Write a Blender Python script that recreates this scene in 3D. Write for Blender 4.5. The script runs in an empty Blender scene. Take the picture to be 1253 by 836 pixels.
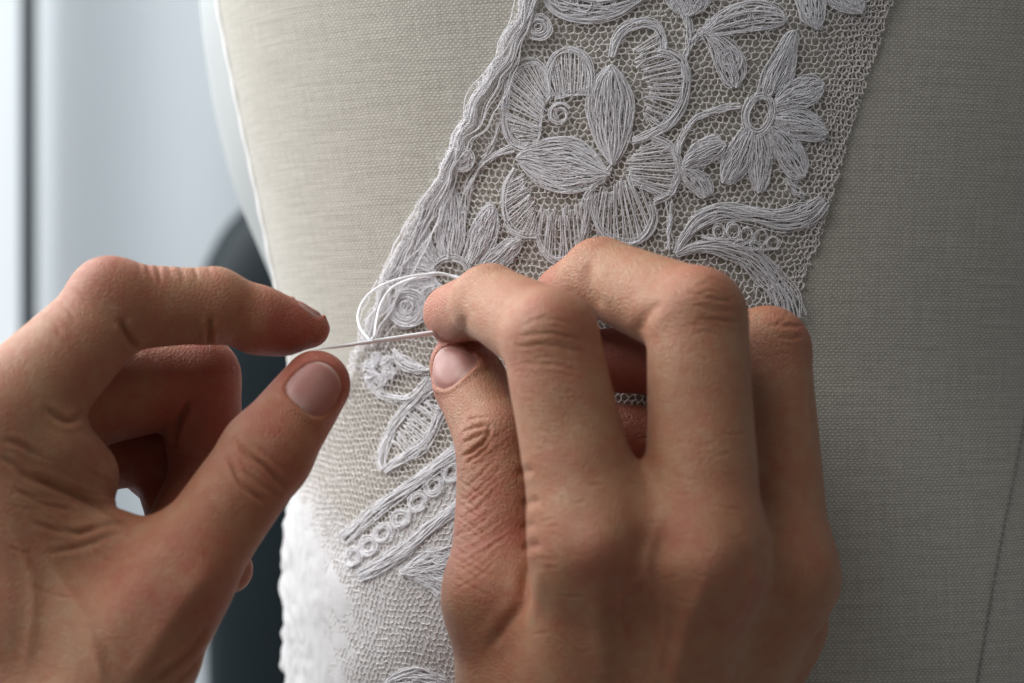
import bpy, bmesh, math, random
import numpy as np
from mathutils import Vector
from mathutils.bvhtree import BVHTree

random.seed(7)
rng = np.random.default_rng(7)
SC = bpy.context.scene
COL = SC.collection
MM = 0.001

# ------------------------------------------------------------------ camera
CAMY = -500.0                       # mm in front of the dress form
MPP = 200.0 / 1253.0                # mm per photo pixel on the plane Y = 0
cam_d = bpy.data.cameras.new('camera')
cam = bpy.data.objects.new('camera', cam_d)
COL.objects.link(cam)
cam.location = (0, CAMY * MM, 0)
cam.rotation_euler = (math.radians(90), 0, 0)
cam_d.sensor_width = 36.0
cam_d.lens = 90.0
cam_d.clip_start = 0.02
cam_d.clip_end = 50.0
cam_d.dof.use_dof = True
cam_d.dof.focus_distance = 0.500
cam_d.dof.aperture_fstop = 12.5
SC.camera = cam

# ------------------------------------------------------------------ world, lamps, exposure
w = bpy.data.worlds.new('World')
SC.world = w
w.use_nodes = True
w.node_tree.nodes['Background'].inputs[0].default_value = (0.95, 0.97, 1.0, 1)
w.node_tree.nodes['Background'].inputs[1].default_value = 0.175


def area(name, loc, target, sx, sy, power, col):
    l = bpy.data.lights.new(name, 'AREA')
    l.shape = 'RECTANGLE'
    l.size, l.size_y = sx, sy
    l.energy = power
    l.color = col
    o = bpy.data.objects.new(name, l)
    COL.objects.link(o)
    o.location = loc
    d = Vector(target) - Vector(loc)
    o.rotation_euler = d.to_track_quat('-Z', 'Y').to_euler()
    return o


area('window_light', (-0.58, 0.16, 0.44), (0.0, 0.02, 0.0), 0.6, 0.75, 7.4, (0.95, 0.98, 1.0))
area('rear_rim_light', (-0.52, 0.40, 0.42), (-0.02, 0.0, 0.0), 0.5, 0.6, 4.5, (0.95, 0.98, 1.0))  # rim lamp added at back left to brighten the upper edges of the hands
area('front_fill_light', (-0.42, -0.26, 0.58), (0.0, 0.0, 0.0), 0.6, 0.6, 4.1, (0.98, 0.99, 1.0))  # soft fill added from upper front left, no known window there
area('blind_backlight', (-0.45, 1.10, 0.2), (-0.25, 0.50, 0.0), 1.0, 1.2, 9.5, (0.95, 0.98, 1.0))

SC.view_settings.view_transform = 'Standard'
SC.view_settings.look = 'None'
SC.view_settings.gamma = 1.0
SC.view_settings.use_curve_mapping = False
SC.view_settings.exposure = 0.2
SC.cycles.use_denoising = True
SC.cycles.max_bounces = 8
SC.cycles.caustics_reflective = False
SC.cycles.caustics_refractive = False


# ------------------------------------------------------------------ helpers
YOFF = 0.0                          # how far a whole hand stands in front of where its joints are listed


def P(u, v, y):
    """photo pixel + depth (mm) -> mm coordinates"""
    y = y + YOFF
    m = MPP * (y - CAMY) / -CAMY
    return np.array([(u - 626.5) * m, y, (418.0 - v) * m])


def proj(p):
    m = MPP * (p[..., 1] - CAMY) / -CAMY
    return np.stack([p[..., 0] / m + 626.5, 418.0 - p[..., 2] / m], -1)


def tag(o, label, cat, group=None):
    o['label'] = label
    o['category'] = cat
    if group:
        o['group'] = group
    return o


def link(name, me, mat=None, parent=None, kind=None):
    o = bpy.data.objects.new(name, me)
    COL.objects.link(o)
    if mat is not None and me is not None:
        me.materials.append(mat)
    if parent is not None:
        o.parent = parent
    if kind:
        o['kind'] = kind
    return o


def np_mesh(name, V, Q, smooth=True, n=4):
    """V mm (N,3), Q (M,n) -> mesh in metres"""
    me = bpy.data.meshes.new(name)
    V = np.ascontiguousarray(V * MM, dtype=np.float32)
    Q = np.ascontiguousarray(Q, dtype=np.int32)
    me.vertices.add(len(V))
    me.vertices.foreach_set('co', V.ravel())
    me.loops.add(Q.size)
    me.loops.foreach_set('vertex_index', Q.ravel())
    me.polygons.add(len(Q))
    me.polygons.foreach_set('loop_start', np.arange(0, Q.size, n, dtype=np.int32))
    me.polygons.foreach_set('use_smooth', np.full(len(Q), smooth))
    me.update(calc_edges=True)
    me.validate()
    return me


def cr(pts, n):
    """Catmull-Rom through pts, n samples"""
    p = np.asarray(pts, float)
    if len(p) == 2:
        t = np.linspace(0, 1, n)[:, None]
        return p[0] * (1 - t) + p[1] * t
    q = np.vstack([2 * p[0] - p[1], p, 2 * p[-1] - p[-2]])
    seg = np.r_[0, np.cumsum(np.linalg.norm(np.diff(p, axis=0), axis=1))]
    s = np.linspace(0, seg[-1], n)
    i = np.clip(np.searchsorted(seg, s, 'right') - 1, 0, len(p) - 2)
    t = ((s - seg[i]) / np.maximum(seg[i + 1] - seg[i], 1e-9))[:, None]
    a, b, c, d = q[i], q[i + 1], q[i + 2], q[i + 3]
    return 0.5 * ((2 * b) + (-a + c) * t + (2 * a - 5 * b + 4 * c - d) * t ** 2 + (-a + 3 * b - 3 * c + d) * t ** 3)


class Tubes:
    """many thin tubes joined into one mesh"""

    def __init__(self, sides=4):
        self.s = sides
        self.V, self.Q, self.n = [], [], 0

    def add(self, p, r, cap=False):
        p = np.asarray(p, float)
        m = len(p)
        if m < 2:
            return
        r = np.broadcast_to(np.asarray(r, float), (m,))
        t = np.gradient(p, axis=0)
        t /= np.linalg.norm(t, axis=1, keepdims=True) + 1e-9
        ref = np.array([0.0, -1.0, 0.0]) if abs(t[:, 1]).mean() < 0.8 else np.array([0.0, 0, 1.0])
        a = np.cross(t, ref)
        a /= np.linalg.norm(a, axis=1, keepdims=True) + 1e-9
        b = np.cross(a, t)
        ang = np.arange(self.s) * 2 * math.pi / self.s
        ring = p[:, None] + r[:, None, None] * (np.cos(ang)[None, :, None] * a[:, None] + np.sin(ang)[None, :, None] * b[:, None])
        self.V.append(ring.reshape(-1, 3))
        i = np.arange(m - 1)[:, None] * self.s
        j = np.arange(self.s)[None]
        k = (j + 1) % self.s
        q = np.stack([i + j, i + k, i + k + self.s, i + j + self.s], -1).reshape(-1, 4) + self.n
        self.Q.append(q)
        self.n += m * self.s

    def mesh(self, name):
        return np_mesh(name, np.vstack(self.V), np.vstack(self.Q))


# ------------------------------------------------------------------ materials
def new_mat(name):
    m = bpy.data.materials.new(name)
    m.use_nodes = True
    nt = m.node_tree
    return m, nt, nt.nodes['Principled BSDF']


def N(nt, typ, **kw):
    n = nt.nodes.new(typ)
    for k, v in kw.items():
        if k.startswith('i_'):
            key = k[2:]
            key = int(key) if key.isdigit() else key.replace('_', ' ')
            n.inputs[key].default_value = v
        else:
            setattr(n, k, v)
    return n


def M(nt, op, a, b=None, c=None):
    n = nt.nodes.new('ShaderNodeMath')
    n.operation = op
    for i, x in enumerate((a, b, c)):
        if x is None:
            continue
        if isinstance(x, (int, float)):
            n.inputs[i].default_value = x
        else:
            nt.links.new(x, n.inputs[i])
    return n.outputs[0]


def ramp(nt, src, stops):
    n = nt.nodes.new('ShaderNodeValToRGB')
    e = n.color_ramp.elements
    while len(e) < len(stops):
        e.new(0.5)
    for k, (p, c) in enumerate(stops):
        e[k].position = p
        e[k].color = (*c, 1)
    nt.links.new(src, n.inputs[0])
    return n.outputs[0]


def plain(name, col, rough=0.6, noise=0.06, scale=60, metallic=0.0):
    m, nt, b = new_mat(name)
    tc = N(nt, 'ShaderNodeTexCoord')
    nz = N(nt, 'ShaderNodeTexNoise', i_Scale=scale, i_Detail=4.0)
    nt.links.new(tc.outputs['Object'], nz.inputs['Vector'])
    c0 = tuple(x * (1 - noise) for x in col)
    c1 = tuple(min(1, x * (1 + noise)) for x in col)
    nt.links.new(ramp(nt, nz.outputs[0], [(0.3, c0), (0.7, c1)]), b.inputs['Base Color'])
    b.inputs['Roughness'].default_value = rough
    b.inputs['Metallic'].default_value = metallic
    return m


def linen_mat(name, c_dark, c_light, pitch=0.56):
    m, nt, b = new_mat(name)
    L = nt.links.new
    uv = N(nt, 'ShaderNodeUVMap')
    # gentle wander of the yarns
    dn = N(nt, 'ShaderNodeTexNoise', i_Scale=0.35, i_Detail=3.0)
    L(uv.outputs[0], dn.inputs['Vector'])
    dv = N(nt, 'ShaderNodeVectorMath', operation='MULTIPLY_ADD')
    L(dn.outputs['Color'], dv.inputs[0])
    dv.inputs[1].default_value = (0.9, 0.9, 0)
    L(uv.outputs[0], dv.inputs[2])
    dn2 = N(nt, 'ShaderNodeTexNoise', i_Scale=2.2, i_Detail=2.0)
    L(uv.outputs[0], dn2.inputs['Vector'])
    dv2 = N(nt, 'ShaderNodeVectorMath', operation='MULTIPLY_ADD')
    L(dn2.outputs['Color'], dv2.inputs[0])
    dv2.inputs[1].default_value = (0.22, 0.22, 0)
    L(dv.outputs[0], dv2.inputs[2])
    sp = N(nt, 'ShaderNodeSeparateXYZ')
    L(dv2.outputs[0], sp.inputs[0])
    x, y = sp.outputs[0], sp.outputs[1]
    k = math.pi / pitch
    sx = M(nt, 'SINE', M(nt, 'MULTIPLY', x, k))
    sy = M(nt, 'SINE', M(nt, 'MULTIPLY', y, k))
    rows = M(nt, 'ABSOLUTE', sy)
    cols = M(nt, 'ABSOLUTE', sx)
    chk = M(nt, 'MULTIPLY', sx, sy)
    h = M(nt, 'ADD', M(nt, 'ADD', M(nt, 'MULTIPLY', rows, 0.42), M(nt, 'MULTIPLY', cols, 0.25)), M(nt, 'MULTIPLY', chk, 0.33))
    # slubs: streaks along the weft and the warp
    def streak(sxy, seed):
        mp = N(nt, 'ShaderNodeMapping')
        mp.inputs['Scale'].default_value = (*sxy, 1)
        mp.inputs['Location'].default_value = (seed, seed * 2, 0)
        L(uv.outputs[0], mp.inputs['Vector'])
        n = N(nt, 'ShaderNodeTexNoise', i_Scale=1.0, i_Detail=3.0)
        L(mp.outputs[0], n.inputs['Vector'])
        return n.outputs[0]
    s1 = streak((0.06, 1.7), 3.0)
    s2 = streak((1.7, 0.07), 11.0)
    s3 = streak((0.5, 0.6), 5.0)
    tot = M(nt, 'ADD', M(nt, 'MULTIPLY', h, 0.55), M(nt, 'ADD', M(nt, 'MULTIPLY', M(nt, 'SUBTRACT', s1, 0.5), 0.42),
            M(nt, 'ADD', M(nt, 'MULTIPLY', M(nt, 'SUBTRACT', s2, 0.5), 0.28), M(nt, 'MULTIPLY', M(nt, 'SUBTRACT', s3, 0.5), 0.22))))
    col = ramp(nt, tot, [(0.0, c_dark), (0.55, c_light)])
    L(col, b.inputs['Base Color'])
    bp = N(nt, 'ShaderNodeBump', i_Strength=0.55, i_Distance=0.00022)
    L(tot, bp.inputs['Height'])
    L(bp.outputs[0], b.inputs['Normal'])
    b.inputs['Roughness'].default_value = 0.9
    b.inputs['Specular IOR Level'].default_value = 0.15
    b.inputs['Sheen Weight'].default_value = 0.15
    return m


def thread_mat(name, col, sss=0.25, vary=0.06, cells=0.0):
    m, nt, b = new_mat(name)
    tc = N(nt, 'ShaderNodeTexCoord')
    nz = N(nt, 'ShaderNodeTexNoise', i_Scale=900.0, i_Detail=2.0)
    nt.links.new(tc.outputs['Object'], nz.inputs['Vector'])
    nt.links.new(ramp(nt, nz.outputs[0], [(0.3, tuple(c * (1 - vary) for c in col)), (0.7, tuple(min(1, c * (1 + vary)) for c in col))]), b.inputs['Base Color'])
    if cells:                                     # doubled net: pale threads round darker meshes
        vo = N(nt, 'ShaderNodeTexVoronoi', feature='DISTANCE_TO_EDGE', i_Scale=cells)
        nt.links.new(tc.outputs['Object'], vo.inputs['Vector'])
        cc = ramp(nt, vo.outputs[0], [(0.10, col), (0.42, tuple(c * 0.86 for c in col))])
        nt.links.new(cc, b.inputs['Base Color'])
        bp = N(nt, 'ShaderNodeBump', i_Strength=0.2, i_Distance=0.0002, invert=True)
        nt.links.new(vo.outputs[0], bp.inputs['Height'])
        nt.links.new(bp.outputs[0], b.inputs['Normal'])
    b.inputs['Roughness'].default_value = 0.75
    b.inputs['Specular IOR Level'].default_value = 0.25
    b.inputs['Sheen Weight'].default_value = 0.3
    # light passes through a thin thread
    tr = N(nt, 'ShaderNodeBsdfTranslucent')
    tr.inputs[0].default_value = (*col, 1)
    mx = N(nt, 'ShaderNodeMixShader', i_0=sss)
    out = [n for n in nt.nodes if n.type == 'OUTPUT_MATERIAL'][0]
    nt.links.new(b.outputs[0], mx.inputs[1])
    nt.links.new(tr.outputs[0], mx.inputs[2])
    nt.links.new(mx.outputs[0], out.inputs[0])
    return m


def skin_mat(name):
    m, nt, b = new_mat(name)
    L = nt.links.new
    tc = N(nt, 'ShaderNodeTexCoord')
    co = tc.outputs['Object']
    at = N(nt, 'ShaderNodeAttribute', attribute_name='flush')
    # mottling
    n1 = N(nt, 'ShaderNodeTexNoise', i_Scale=95.0, i_Detail=6.0, i_Roughness=0.55)
    L(co, n1.inputs['Vector'])
    n2 = N(nt, 'ShaderNodeTexNoise', i_Scale=420.0, i_Detail=3.0)
    L(co, n2.inputs['Vector'])
    fac = M(nt, 'ADD', M(nt, 'ADD', at.outputs['Fac'], M(nt, 'MULTIPLY', M(nt, 'SUBTRACT', n1.outputs[0], 0.5), 1.3)),
            M(nt, 'MULTIPLY', M(nt, 'SUBTRACT', n2.outputs[0], 0.5), 1.0))
    col = ramp(nt, fac, [(0.0, (0.36, 0.182, 0.088)), (0.42, (0.345, 0.134, 0.062)), (1.0, (0.33, 0.080, 0.040))])
    L(col, b.inputs['Base Color'])
    b.inputs['Subsurface Weight'].default_value = 0.32
    b.inputs['Subsurface Radius'].default_value = (1.0, 0.38, 0.2)
    b.inputs['Subsurface Scale'].default_value = 0.0024
    b.inputs['Roughness'].default_value = 0.50
    b.inputs['Sheen Weight'].default_value = 0.10
    b.inputs['Sheen Roughness'].default_value = 0.35
    b.inputs['Specular IOR Level'].default_value = 0.55
    # skin relief: small polygonal furrows + pores
    dn = N(nt, 'ShaderNodeTexNoise', i_Scale=260.0, i_Detail=2.0)
    L(co, dn.inputs['Vector'])
    dv = N(nt, 'ShaderNodeVectorMath', operation='MULTIPLY_ADD')
    L(dn.outputs['Color'], dv.inputs[0])
    dv.inputs[1].default_value = (0.0006, 0.0006, 0.0006)
    L(co, dv.inputs[2])
    v1 = N(nt, 'ShaderNodeTexVoronoi', feature='DISTANCE_TO_EDGE', i_Scale=1350.0)
    L(dv.outputs[0], v1.inputs['Vector'])
    v2 = N(nt, 'ShaderNodeTexVoronoi', feature='DISTANCE_TO_EDGE', i_Scale=2700.0)
    L(dv.outputs[0], v2.inputs['Vector'])
    n3 = N(nt, 'ShaderNodeTexNoise', i_Scale=2200.0, i_Detail=3.0)
    L(co, n3.inputs['Vector'])
    e1 = M(nt, 'MINIMUM', M(nt, 'MULTIPLY', v1.outputs[0], 4.0), 1.0)
    e2 = M(nt, 'MINIMUM', M(nt, 'MULTIPLY', v2.outputs[0], 4.0), 1.0)
    hh = M(nt, 'ADD', M(nt, 'ADD', M(nt, 'MULTIPLY', e1, 0.5), M(nt, 'MULTIPLY', e2, 0.3)), M(nt, 'MULTIPLY', n3.outputs[0], 0.35))
    bp = N(nt, 'ShaderNodeBump', i_Strength=0.95, i_Distance=0.00018)
    L(hh, bp.inputs['Height'])
    L(bp.outputs[0], b.inputs['Normal'])
    rr = M(nt, 'ADD', 0.46, M(nt, 'MULTIPLY', n2.outputs[0], 0.16))
    L(rr, b.inputs['Roughness'])
    return m


MAT = {
    'linen': linen_mat('linen_weave', (0.292, 0.271, 0.230), (0.54, 0.507, 0.445)),
    'hem': linen_mat('rim_lit_linen_hem', (0.70, 0.69, 0.66), (0.88, 0.87, 0.84)),  # linen copy whitened so the rim light sits in its colour
    'cover': plain('pale_jersey', (0.385, 0.40, 0.395), 0.8, 0.05, 40),
    'net': thread_mat('net_thread', (0.86, 0.825, 0.80), 0.45),
    'floss': thread_mat('embroidery_floss', (0.95, 0.935, 0.945), 0.5),
    'gather': thread_mat('gathered_net', (0.86, 0.85, 0.855), 0.5, 0.04),
    'thread': thread_mat('sewing_thread', (0.94, 0.94, 0.95), 0.4),
    'skin': skin_mat('skin'),
    'steel': plain('needle_steel', (0.93, 0.93, 0.94), 0.4, 0.03, 400, 0.15),
    'stitch': plain('dark_seam_thread', (0.20, 0.19, 0.165), 0.9, 0.2, 800),  # dark thread of the stitched seam
    'curtain': thread_mat('pale_blind_cloth', (0.70, 0.735, 0.755), 0.5, 0.02),
    'frame': plain('dark_window_frame', (0.03, 0.04, 0.05), 0.5, 0.08, 20),
    'slate': plain('dark_slate_paint', (0.009, 0.014, 0.017), 0.60, 0.05, 14),
}


MAT['slate'].node_tree.nodes['Principled BSDF'].inputs['Specular IOR Level'].default_value = 0.12
MAT['slate'].node_tree.nodes['Principled BSDF'].inputs['Roughness'].default_value = 0.45


def nail_mat():
    m, nt, b = new_mat('fingernail')
    tc = N(nt, 'ShaderNodeTexCoord')
    nz = N(nt, 'ShaderNodeTexNoise', i_Scale=300.0, i_Detail=3.0)
    nt.links.new(tc.outputs['Object'], nz.inputs['Vector'])
    at = N(nt, 'ShaderNodeAttribute', attribute_name='free_edge')
    mx = N(nt, 'ShaderNodeMixRGB')
    nt.links.new(at.outputs['Fac'], mx.inputs[0])
    nt.links.new(ramp(nt, nz.outputs[0], [(0.3, (0.33, 0.150, 0.122)), (0.7, (0.38, 0.182, 0.155))]), mx.inputs[1])
    mx.inputs[2].default_value = (0.58, 0.44, 0.37, 1)
    nt.links.new(mx.outputs[0], b.inputs['Base Color'])
    b.inputs['Roughness'].default_value = 0.42
    b.inputs['Specular IOR Level'].default_value = 0.32
    b.inputs['Subsurface Weight'].default_value = 0.2
    b.inputs['Subsurface Radius'].default_value = (1.0, 0.4, 0.2)
    b.inputs['Subsurface Scale'].default_value = 0.0015
    return m


MAT['nail'] = nail_mat()

# ------------------------------------------------------------------ background
def box_bm(x0, x1, y0, y1, z0, z1, bev=0.0):
    bm = bmesh.new()
    bmesh.ops.create_cube(bm, size=1)
    for v in bm.verts:
        v.co = Vector(((x0 + x1) / 2 + v.co.x * (x1 - x0), (y0 + y1) / 2 + v.co.y * (y1 - y0), (z0 + z1) / 2 + v.co.z * (z1 - z0))) * MM
    if bev:
        bmesh.ops.bevel(bm, geom=bm.edges[:], offset=bev * MM, segments=3, affect='EDGES', profile=0.5)
    return bm


def bm_obj(name, bm, mat, parent=None, kind=None):
    me = bpy.data.meshes.new(name)
    bm.normal_update()
    bm.to_mesh(me)
    bm.free()
    for p in me.polygons:
        p.use_smooth = False
    return link(name, me, mat, parent, kind)


def lit_pane_mat():
    m, nt, b = new_mat('daylit_pane')
    b.inputs['Base Color'].default_value = (0.25, 0.27, 0.28, 1)
    b.inputs['Emission Color'].default_value = (0.90, 0.96, 1.0, 1)
    b.inputs['Emission Strength'].default_value = 0.52
    return m


BY = 500.0
fx0, fx1 = P(28, 0, BY)[0], P(45, 0, BY)[0]
win = bpy.data.objects.new('window', None)
COL.objects.link(win)
win.location = (fx0 * MM, BY * MM, 0)
tag(win, 'bright daylit window strip with a dark upright frame at far left', 'window')


def under(o, par):
    o.parent = par
    o.matrix_parent_inverse.identity()
    o.location = -par.location
    return o


under(bm_obj('pane', box_bm(fx0 - 420, fx0 - 1, BY + 8, BY + 14, -420, 420), lit_pane_mat(), None), win)
under(bm_obj('frame', box_bm(fx0, fx1, BY - 8, BY + 16, -420, 420, 1.5), MAT['frame'], None), win)

# pale blind hanging right of the frame: softly waved cloth
nx, nz_ = 60, 8
xs = np.linspace(fx1 + 1.5, fx1 + 560, nx)
zs = np.linspace(-430, 430, nz_)
V = []
for z in zs:
    for x in xs:
        t = (x - xs[0]) / 560
        V.append((x, BY + 6 + 4.0 * math.sin(t * 37.0) - 16 * math.exp(-((t - 0.02) / 0.05) ** 2) + 60 * t, z))
Q = [(j * nx + i, j * nx + i + 1, (j + 1) * nx + i + 1, (j + 1) * nx + i) for j in range(nz_ - 1) for i in range(nx - 1)]
cur = link('blind', np_mesh('blind', np.array(V), np.array(Q)), MAT['curtain'])
sm = cur.modifiers.new('thick', 'SOLIDIFY')
sm.thickness = 0.0012
tag(cur, 'pale blue-grey blind hanging out of focus behind the left hand', 'blind')

# dark upright behind the dress form's left flank
DY = 440.0
left_ = cr([(258, 1400), (254, 900), (250, 700), (245, 560), (231, 440), (237, 370), (256, 315), (284, 270), (326, 240), (400, 226)], 70)
x_r = P(640, 0, DY)[0]
V, ns = [], 48
for u, v in left_:
    x_l, _, z = P(u, v, DY)
    cx, hx = (x_l + x_r) / 2, (x_r - x_l) / 2
    for k in range(ns):
        a_ = 2 * math.pi * k / ns
        V.append((cx + hx * math.copysign(abs(math.cos(a_)) ** 0.8, math.cos(a_)), DY + 30 * math.copysign(abs(math.sin(a_)) ** 0.8, math.sin(a_)), z))
Q = [(r * ns + k, r * ns + (k + 1) % ns, (r + 1) * ns + (k + 1) % ns, (r + 1) * ns + k) for r in range(len(left_) - 1) for k in range(ns)]
top_ = (len(left_) - 1) * ns
Q += [(top_ + k, top_ + k + 1, top_ + ns - 2 - k, top_ + ns - 1 - k) for k in range(ns // 2 - 1)]
o = link('dark_upright', np_mesh('dark_upright', np.array(V), np.array(Q)), MAT['slate'])
tag(o, 'dark slate upright with a rounded shoulder, blurred behind the dress form', 'chair')

# ------------------------------------------------------------------ dress form
XC, BD = 45.0, 88.0


def y0_of(z):
    t = np.clip(-np.asarray(z, float) / 78.0, 0, 1)
    return -9.0 * t * t * (3 - 2 * t)



def sil_solve(y0, b, xc, table):
    """semi-axis a(z) such that the left outline runs through the (u, v) table"""
    th = np.linspace(-math.pi * 0.75, 0, 500)
    zz, aa = [], []
    for u, v in table:
        lo, hi = 20.0, 260.0
        for _ in range(40):
            a = (lo + hi) / 2
            p = np.stack([xc + a * np.sin(th), y0 + y0_of(P(0, v, 80)[2]) + b * (1 - np.cos(th)), 0 * th], -1)
            uu = proj(p)[:, 0]
            i = uu.argmin()
            if uu[i] > u:
                lo = a
            else:
                hi = a
        zz.append(P(u, v, p[i, 1])[2])
        aa.append(a)
    zz, aa = np.array(zz), np.array(aa)
    o = np.argsort(zz)
    zz, aa = zz[o], aa[o]
    zf = np.linspace(zz[0], zz[-1], 200)
    af = np.interp(zf, zz, aa)
    ker = np.hanning(25)
    ker /= ker.sum()
    af = np.convolve(np.pad(af, 12, mode='edge'), ker, 'valid')
    return zf, af


TZ, TA = sil_solve(0.0, BD, XC, [(212, -500), (238, -200), (255, -60), (266, 0), (281, 80), (296, 150), (312, 220), (326, 290), (338, 345),
                                 (352, 420), (362, 480), (366, 540), (362, 610), (356, 680), (356, 750), (362, 836), (366, 920), (368, 1050), (360, 1300)])


def a_of(z):
    return np.interp(z, TZ, TA)


def torso(th, z, off=0.0):
    a = a_of(z)
    x = XC + a * np.sin(th)
    y = y0_of(z) + BD * (1 - np.cos(th))
    nx_, ny_ = np.sin(th) / a, -np.cos(th) / BD
    l = np.sqrt(nx_ ** 2 + ny_ ** 2)
    return np.stack([x + off * nx_ / l, y + off * ny_ / l, z + 0 * th], -1)


# arc length <-> angle for a mean section
_th = np.linspace(-2.6, 2.6, 2001)
_ds = np.sqrt((105 * np.cos(_th)) ** 2 + (BD * np.sin(_th)) ** 2)
_s = np.r_[0, np.cumsum((_ds[1:] + _ds[:-1]) / 2 * np.diff(_th))]
_s -= np.interp(0, _th, _s)
s2th = lambda s: np.interp(s, _s, _th)
th2s = lambda t: np.interp(t, _th, _s)


def px2sz(uv, off=1.0):
    """photo pixels -> (s, z) on the dress form (ray / surface)"""
    uv = np.atleast_2d(np.asarray(uv, float))
    y = np.full(len(uv), -5.0)
    lo, hi = np.full(len(uv), -30.0), np.full(len(uv), BD + 18.0)
    def inside(y):
        m = MPP * (y - CAMY) / -CAMY
        x, z = (uv[:, 0] - 626.5) * m, (418 - uv[:, 1]) * m
        a = a_of(z) + off
        return ((x - XC) / a) ** 2 + ((y - y0_of(z) - BD) / (BD + off)) ** 2 < 1
    for _ in range(36):
        mid = (lo + hi) / 2
        i = inside(mid)
        hi = np.where(i, mid, hi)
        lo = np.where(i, lo, mid)
    y = hi
    m = MPP * (y - CAMY) / -CAMY
    x, z = (uv[:, 0] - 626.5) * m, (418 - uv[:, 1]) * m
    th = np.arctan2((x - XC) / a_of(z), (BD + y0_of(z) - y) / BD)
    return np.stack([th2s(th), z], -1)


form = bpy.data.objects.new('dress_form', None)
COL.objects.link(form)
form.location = (0, 0, 0)
tag(form, 'dress form covered in beige woven linen, filling the frame behind the lace', 'dress form')

nt_, nz_ = 220, 170
ths = np.linspace(-2.0, 2.0, nt_)
zs = np.linspace(-170, 170, nz_)
TT, ZZ = np.meshgrid(ths, zs)
V = torso(TT.ravel(), ZZ.ravel())
I = np.arange(nt_ * nz_).reshape(nz_, nt_)
Q = np.stack([I[:-1, :-1], I[:-1, 1:], I[1:, 1:], I[1:, :-1]], -1).reshape(-1, 4)
me = np_mesh('linen_cover', V, Q)
uvl = me.uv_layers.new(name='UVMap')
li = np.empty(len(me.loops), dtype=np.int32)
me.loops.foreach_get('vertex_index', li)
UV = np.stack([th2s(TT.ravel()), ZZ.ravel()], -1)[li]
uvl.data.foreach_set('uv', UV.astype(np.float32).ravel())
link('linen_cover', me, MAT['linen'], form)

# rolled hem where the linen turns under at the flank, whitened as a bright rim
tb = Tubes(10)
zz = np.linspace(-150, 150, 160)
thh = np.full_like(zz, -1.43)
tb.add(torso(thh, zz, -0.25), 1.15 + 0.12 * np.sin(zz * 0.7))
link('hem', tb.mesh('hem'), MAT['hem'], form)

# paler padded flank behind the linen
SZ, SA = sil_solve(38.0, 80.0, XC, [(232, -500), (236, -200), (240, -60), (243, 0), (250, 70), (262, 135), (277, 205), (302, 275), (332, 335),
                                    (362, 420), (372, 500), (380, 700), (380, 836), (380, 1300)])
a2 = np.interp(ZZ.ravel(), SZ, SA)
V = np.stack([XC + a2 * np.sin(TT.ravel() * 1.2), 38 + y0_of(ZZ.ravel()) + 80 * (1 - np.cos(TT.ravel() * 1.2)), ZZ.ravel()], -1)
link('side_panel', np_mesh('side_panel', V, Q), MAT['cover'], form)

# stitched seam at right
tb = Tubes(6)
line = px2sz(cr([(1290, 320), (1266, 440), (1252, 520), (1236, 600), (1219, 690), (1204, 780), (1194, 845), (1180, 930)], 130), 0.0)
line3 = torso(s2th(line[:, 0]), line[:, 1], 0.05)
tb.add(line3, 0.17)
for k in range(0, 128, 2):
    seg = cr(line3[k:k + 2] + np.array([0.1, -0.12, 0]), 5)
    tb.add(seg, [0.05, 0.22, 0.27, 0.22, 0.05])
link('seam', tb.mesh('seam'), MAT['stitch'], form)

# ------------------------------------------------------------------ lace panel draped over the form
lace = bpy.data.objects.new('lace_panel', None)
COL.objects.link(lace)
tag(lace, 'white floral lace panel with embroidered petals on net, draped diagonally over beige linen', 'lace')


def in_poly(p, poly):
    x, y = p[:, 0], p[:, 1]
    r = np.zeros(len(p), bool)
    j = len(poly) - 1
    for i in range(len(poly)):
        xi, yi = poly[i]
        xj, yj = poly[j]
        c = ((yi > y) != (yj > y)) & (x < (xj - xi) * (y - yi) / (yj - yi + 1e-12) + xi)
        r ^= c
        j = i
    return r


def drape(sz):
    """small puckers that lift the lace off the linen (mm)"""
    s, z = sz[..., 0], sz[..., 1]
    return 0.42 + 0.16 * np.sin(s * 0.21 + z * 0.13) + 0.13 * np.sin(z * 0.33 - s * 0.11 + 1.0) + 0.08 * np.sin(s * 0.9 + z * 0.7)


def on_form(sz, off):
    return torso(s2th(sz[..., 0]), sz[..., 1], off + drape(sz))


left_edge = [(668, -60), (652, -15), (640, 12), (624, 45), (604, 84), (588, 112), (571, 150), (561, 172), (545, 208), (527, 246), (508, 280),
             (486, 320), (474, 352), (458, 392), (442, 425), (426, 466), (405, 500)]
right_edge = [(1118, -60), (1096, 0), (1078, 55), (1060, 110), (1040, 172), (1020, 240), (1004, 300), (985, 350), (970, 384), (948, 450), (905, 560), (860, 680), (800, 800), (760, 900)]
SL = lambda th: float(th2s(th))
_c = cr(left_edge, 90)                            # softly scalloped outer edge
_t = np.gradient(_c, axis=0)
_n = np.stack([_t[:, 1], -_t[:, 0]], -1) / np.linalg.norm(_t, axis=1, keepdims=True)
_arc = np.r_[0, np.cumsum(np.linalg.norm(np.diff(_c, axis=0), axis=1))]
_sc = 3.4 * np.abs(np.sin(_arc * math.pi / 52 + 0.9 * np.sin(_arc * 0.021) + 0.5 * np.sin(_arc * 0.05))) + 1.2 * np.sin(_arc * 0.13) - 1.6
left_wave = _c - _n * np.sign(_n[:, :1]) * _sc[:, None] * 1.0
le = px2sz(left_wave)
re_ = px2sz(right_edge)
zb = -112.0
poly = np.vstack([le, [(SL(-1.32), -20), (SL(-1.6), -27), (SL(-1.95), -33), (SL(-1.98), zb), (re_[-1, 0], zb)], re_[::-1]])


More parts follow.
